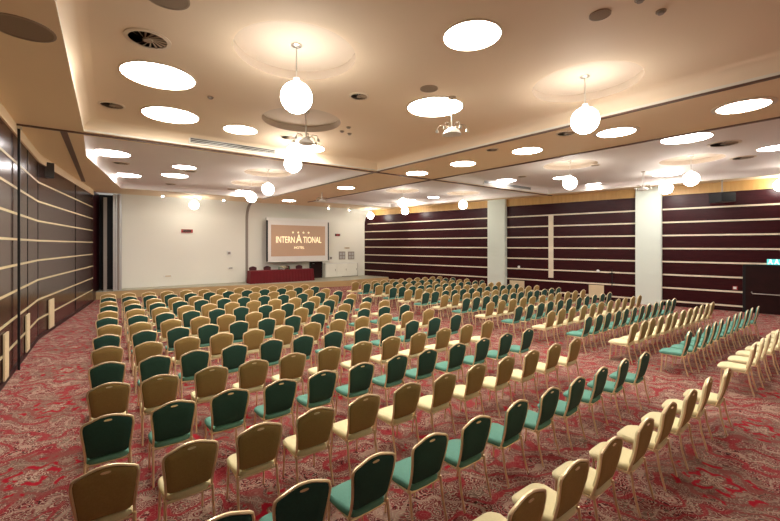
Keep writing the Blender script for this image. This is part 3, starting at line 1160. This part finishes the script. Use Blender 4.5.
# ceiling vents, loudspeakers and small fittings
def vent(px, py, z, dia, lab, kind='vent'):
    p = at_z(px, py, z)
    r = dia / 2
    if kind == 'speaker':
        t = empty('ceiling_speaker', (p.x, p.y, z), lab, 'ceiling speaker', 'flush round ceiling speakers')
        MB().lathe([(r * .92, -.015), (r, -.012), (r, -.001), (r * .92, -.001)], 32, cap=False).build('frame', 'vent_metal', t)
        MB().lathe([(r * .92, -.010), (r * .5, -.014), (.001, -.015)], 32).build('mesh_cover', 'speaker_cloth', t)
    else:
        t = empty('ceiling_vent', (p.x, p.y, z), lab, 'ceiling vent', 'round swirl ceiling vents')
        MB().lathe([(r * .82, -.02), (r, -.012), (r, -.001), (r * .82, -.001)], 32, cap=False).build('frame', 'rim', t)
        MB().lathe([(r * .82, -.004), (.001, -.004)], 24).build('backing', 'dark_hole', t)
        mb = MB()
        for k in range(16):
            a = 2 * PI * k / 16
            b = a + .55
            q = [(r * .2 * math.cos(a), r * .2 * math.sin(a), -.008), (r * .82 * math.cos(b), r * .82 * math.sin(b), -.008),
                 (r * .82 * math.cos(b + .13), r * .82 * math.sin(b + .13), -.022), (r * .2 * math.cos(a + .16), r * .2 * math.sin(a + .16), -.014)]
            mb.add(q, [(0, 1, 2, 3)])
        mb.lathe([(r * .22, -.005), (r * .2, -.03), (.001, -.03)], 16)
        mb.build('blades', 'vent_metal', t)


vent(22, 28, LOW, .66, 'large grey round speaker in tan ceiling strip, top left corner', 'speaker')
vent(167, -3, HIGH, .50, 'round speaker cut by the top edge of the photo, left', 'speaker')
vent(600, 14.5, HIGH, .26, 'small round speaker cover near the top right of the ceiling', 'speaker')
vent(429, 88.5, HIGH, .34, 'small round cover above the centre round light', 'speaker')
vent(148, 39, HIGH, .60, 'swirl vent above the two large left ceiling lights')
vent(112, 105, HIGH, .50, 'swirl vent left of the two large left ceiling lights')
vent(359, 96, HIGH, .40, 'swirl vent right of the nearest left globe pendant')
vent(288, 137, HIGH, .44, 'swirl vent behind the nearest left globe pendant')
vent(566, 133, LOW, .46, 'swirl vent in the tan beam left of the right globe')
vent(492, 149.5, LOW, .36, 'swirl vent in tan beam between two round lights')
vent(522, 176.5, HIGH, .40, 'swirl vent near the right linear air grille')
vent(724, 143.5, HIGH, .80, 'long looking dark swirl vent at right, above the corner projector')
vent(743, 157.5, HIGH, .70, 'faint swirl vent at right, behind the long dark one')
vent(121, 163, HIGH, .55, 'swirl vent between the two bright lights at far left')
vent(190, 171, HIGH, .50, 'swirl vent between the two small far left lights')
vent(171, 184, HIGH, .50, 'swirl vent farthest back at left, near the spotlights')
vent(232, 189, HIGH, .50, 'swirl vent just left of the far screen-side globe')
vent(595, 165, HIGH, .36, 'swirl vent at right beyond the beam, over the middle globe')
for px, py, lab in ((210.5, 97, 'tiny detector between left lights and globe recess'), (342, 131, 'left of three tiny detectors beside the second recess'),
                    (348.5, 127, 'upper of three tiny detectors beside the second recess'), (349.5, 133.5, 'lower right of three tiny detectors beside the second recess'),
                    (661, 11, 'dark tiny detector near the top right of the ceiling'), (640, -1, 'dark tiny detector cut by the top edge, right')):
    p = at_z(px, py, HIGH)
    t = empty('smoke_detector', (p.x, p.y, HIGH), lab, 'detector', 'small ceiling detectors')
    MB().lathe([(.001, 0), (.06, 0), (.06, -.015), (.001, -.015)], 14).build('base', 'vent_metal', t)
    MB().lathe([(.045, -.015), (.035, -.04), (.001, -.042)], 14).build('sensor', 'grey', t)

# linear air grilles on the coffer sides
for xa, xb, lab in ((1.75, 4.15, 'long linear air grille on left coffer edge behind the brown track'), (13.7, 17.3, 'long linear air grille on right coffer edge near far pillar')):
    t = empty('air_grille', ((xa + xb) / 2, 11.7, LOW + .06), lab, 'air grille', 'linear air grilles on the ceiling steps')
    hw = (xb - xa) / 2
    MB().box((-hw, -.05, 0), (hw, -.001, .20)).build('frame', 'face', t)
    MB().box((-hw + .04, -.056, .03), (hw - .04, -.05, .17)).build('slot', 'dark_hole', t)
    mb = MB()
    for k in range(3):
        mb.box((-hw + .03, -.075, .045 + k * .045), (hw - .03, -.056, .060 + k * .045))
    mb.build('slats', 'silver', t)

# projector by the right wall and loudspeakers by the left wall
s, z = on_right(722, 196.5, .8)
p = RM @ Vector((s, .8, 0))
t = empty('ceiling_projector', (p.x, p.y, z - .12), 'black projector hanging before the right striped wall top', 'projector', rz=.9)
MB().box((-.33, -.28, -.12), (.33, .28, .26)).build('body', 'black', t)
MB().tube([(0, 0, .24), (0, 0, LOW - z + .12)], .025).box((-.12, -.1, .25), (.12, .1, .29)).build('mount', 'grey', t)
o = MB().lathe([(.07, 0), (.07, .06), (.05, .08)], 16).build('lens', 'dark_hole', t)
o.rotation_euler = (PI / 2, 0, 0)
o.location = (.15, -.27, .13)
mb = MB()
for k in range(5):
    mb.box((-.3, -.286, .05 + k * .035), (-.05, -.28, .065 + k * .035))
mb.build('air_slots', 'grey', t)

for px, py, lab, rz in ((44, 171, 'dark loudspeaker hung high on the left wall, left one', .5), (54, 175.5, 'dark loudspeaker hung high on the left wall, right one', -.2)):
    y = 16.3 if px < 50 else 18.0
    q = on_y(px, py, y)
    t = empty('wall_speaker', (q.x, y, q.z - .22), lab, 'loudspeaker', 'loudspeakers high on the left wall', rz)
    MB().prism([(-.18, -.2), (.18, -.2), (.12, .18), (-.12, .18)], 0, .48).build('cabinet', 'black', t)
    MB().box((-.16, -.215, .03), (.16, -.2, .45)).build('front_mesh', 'dark_hole', t)
    MB().tube([(0, 0, .46), (-.02, .02, LOW - q.z + .22)], .02).build('bracket', 'chrome', t)
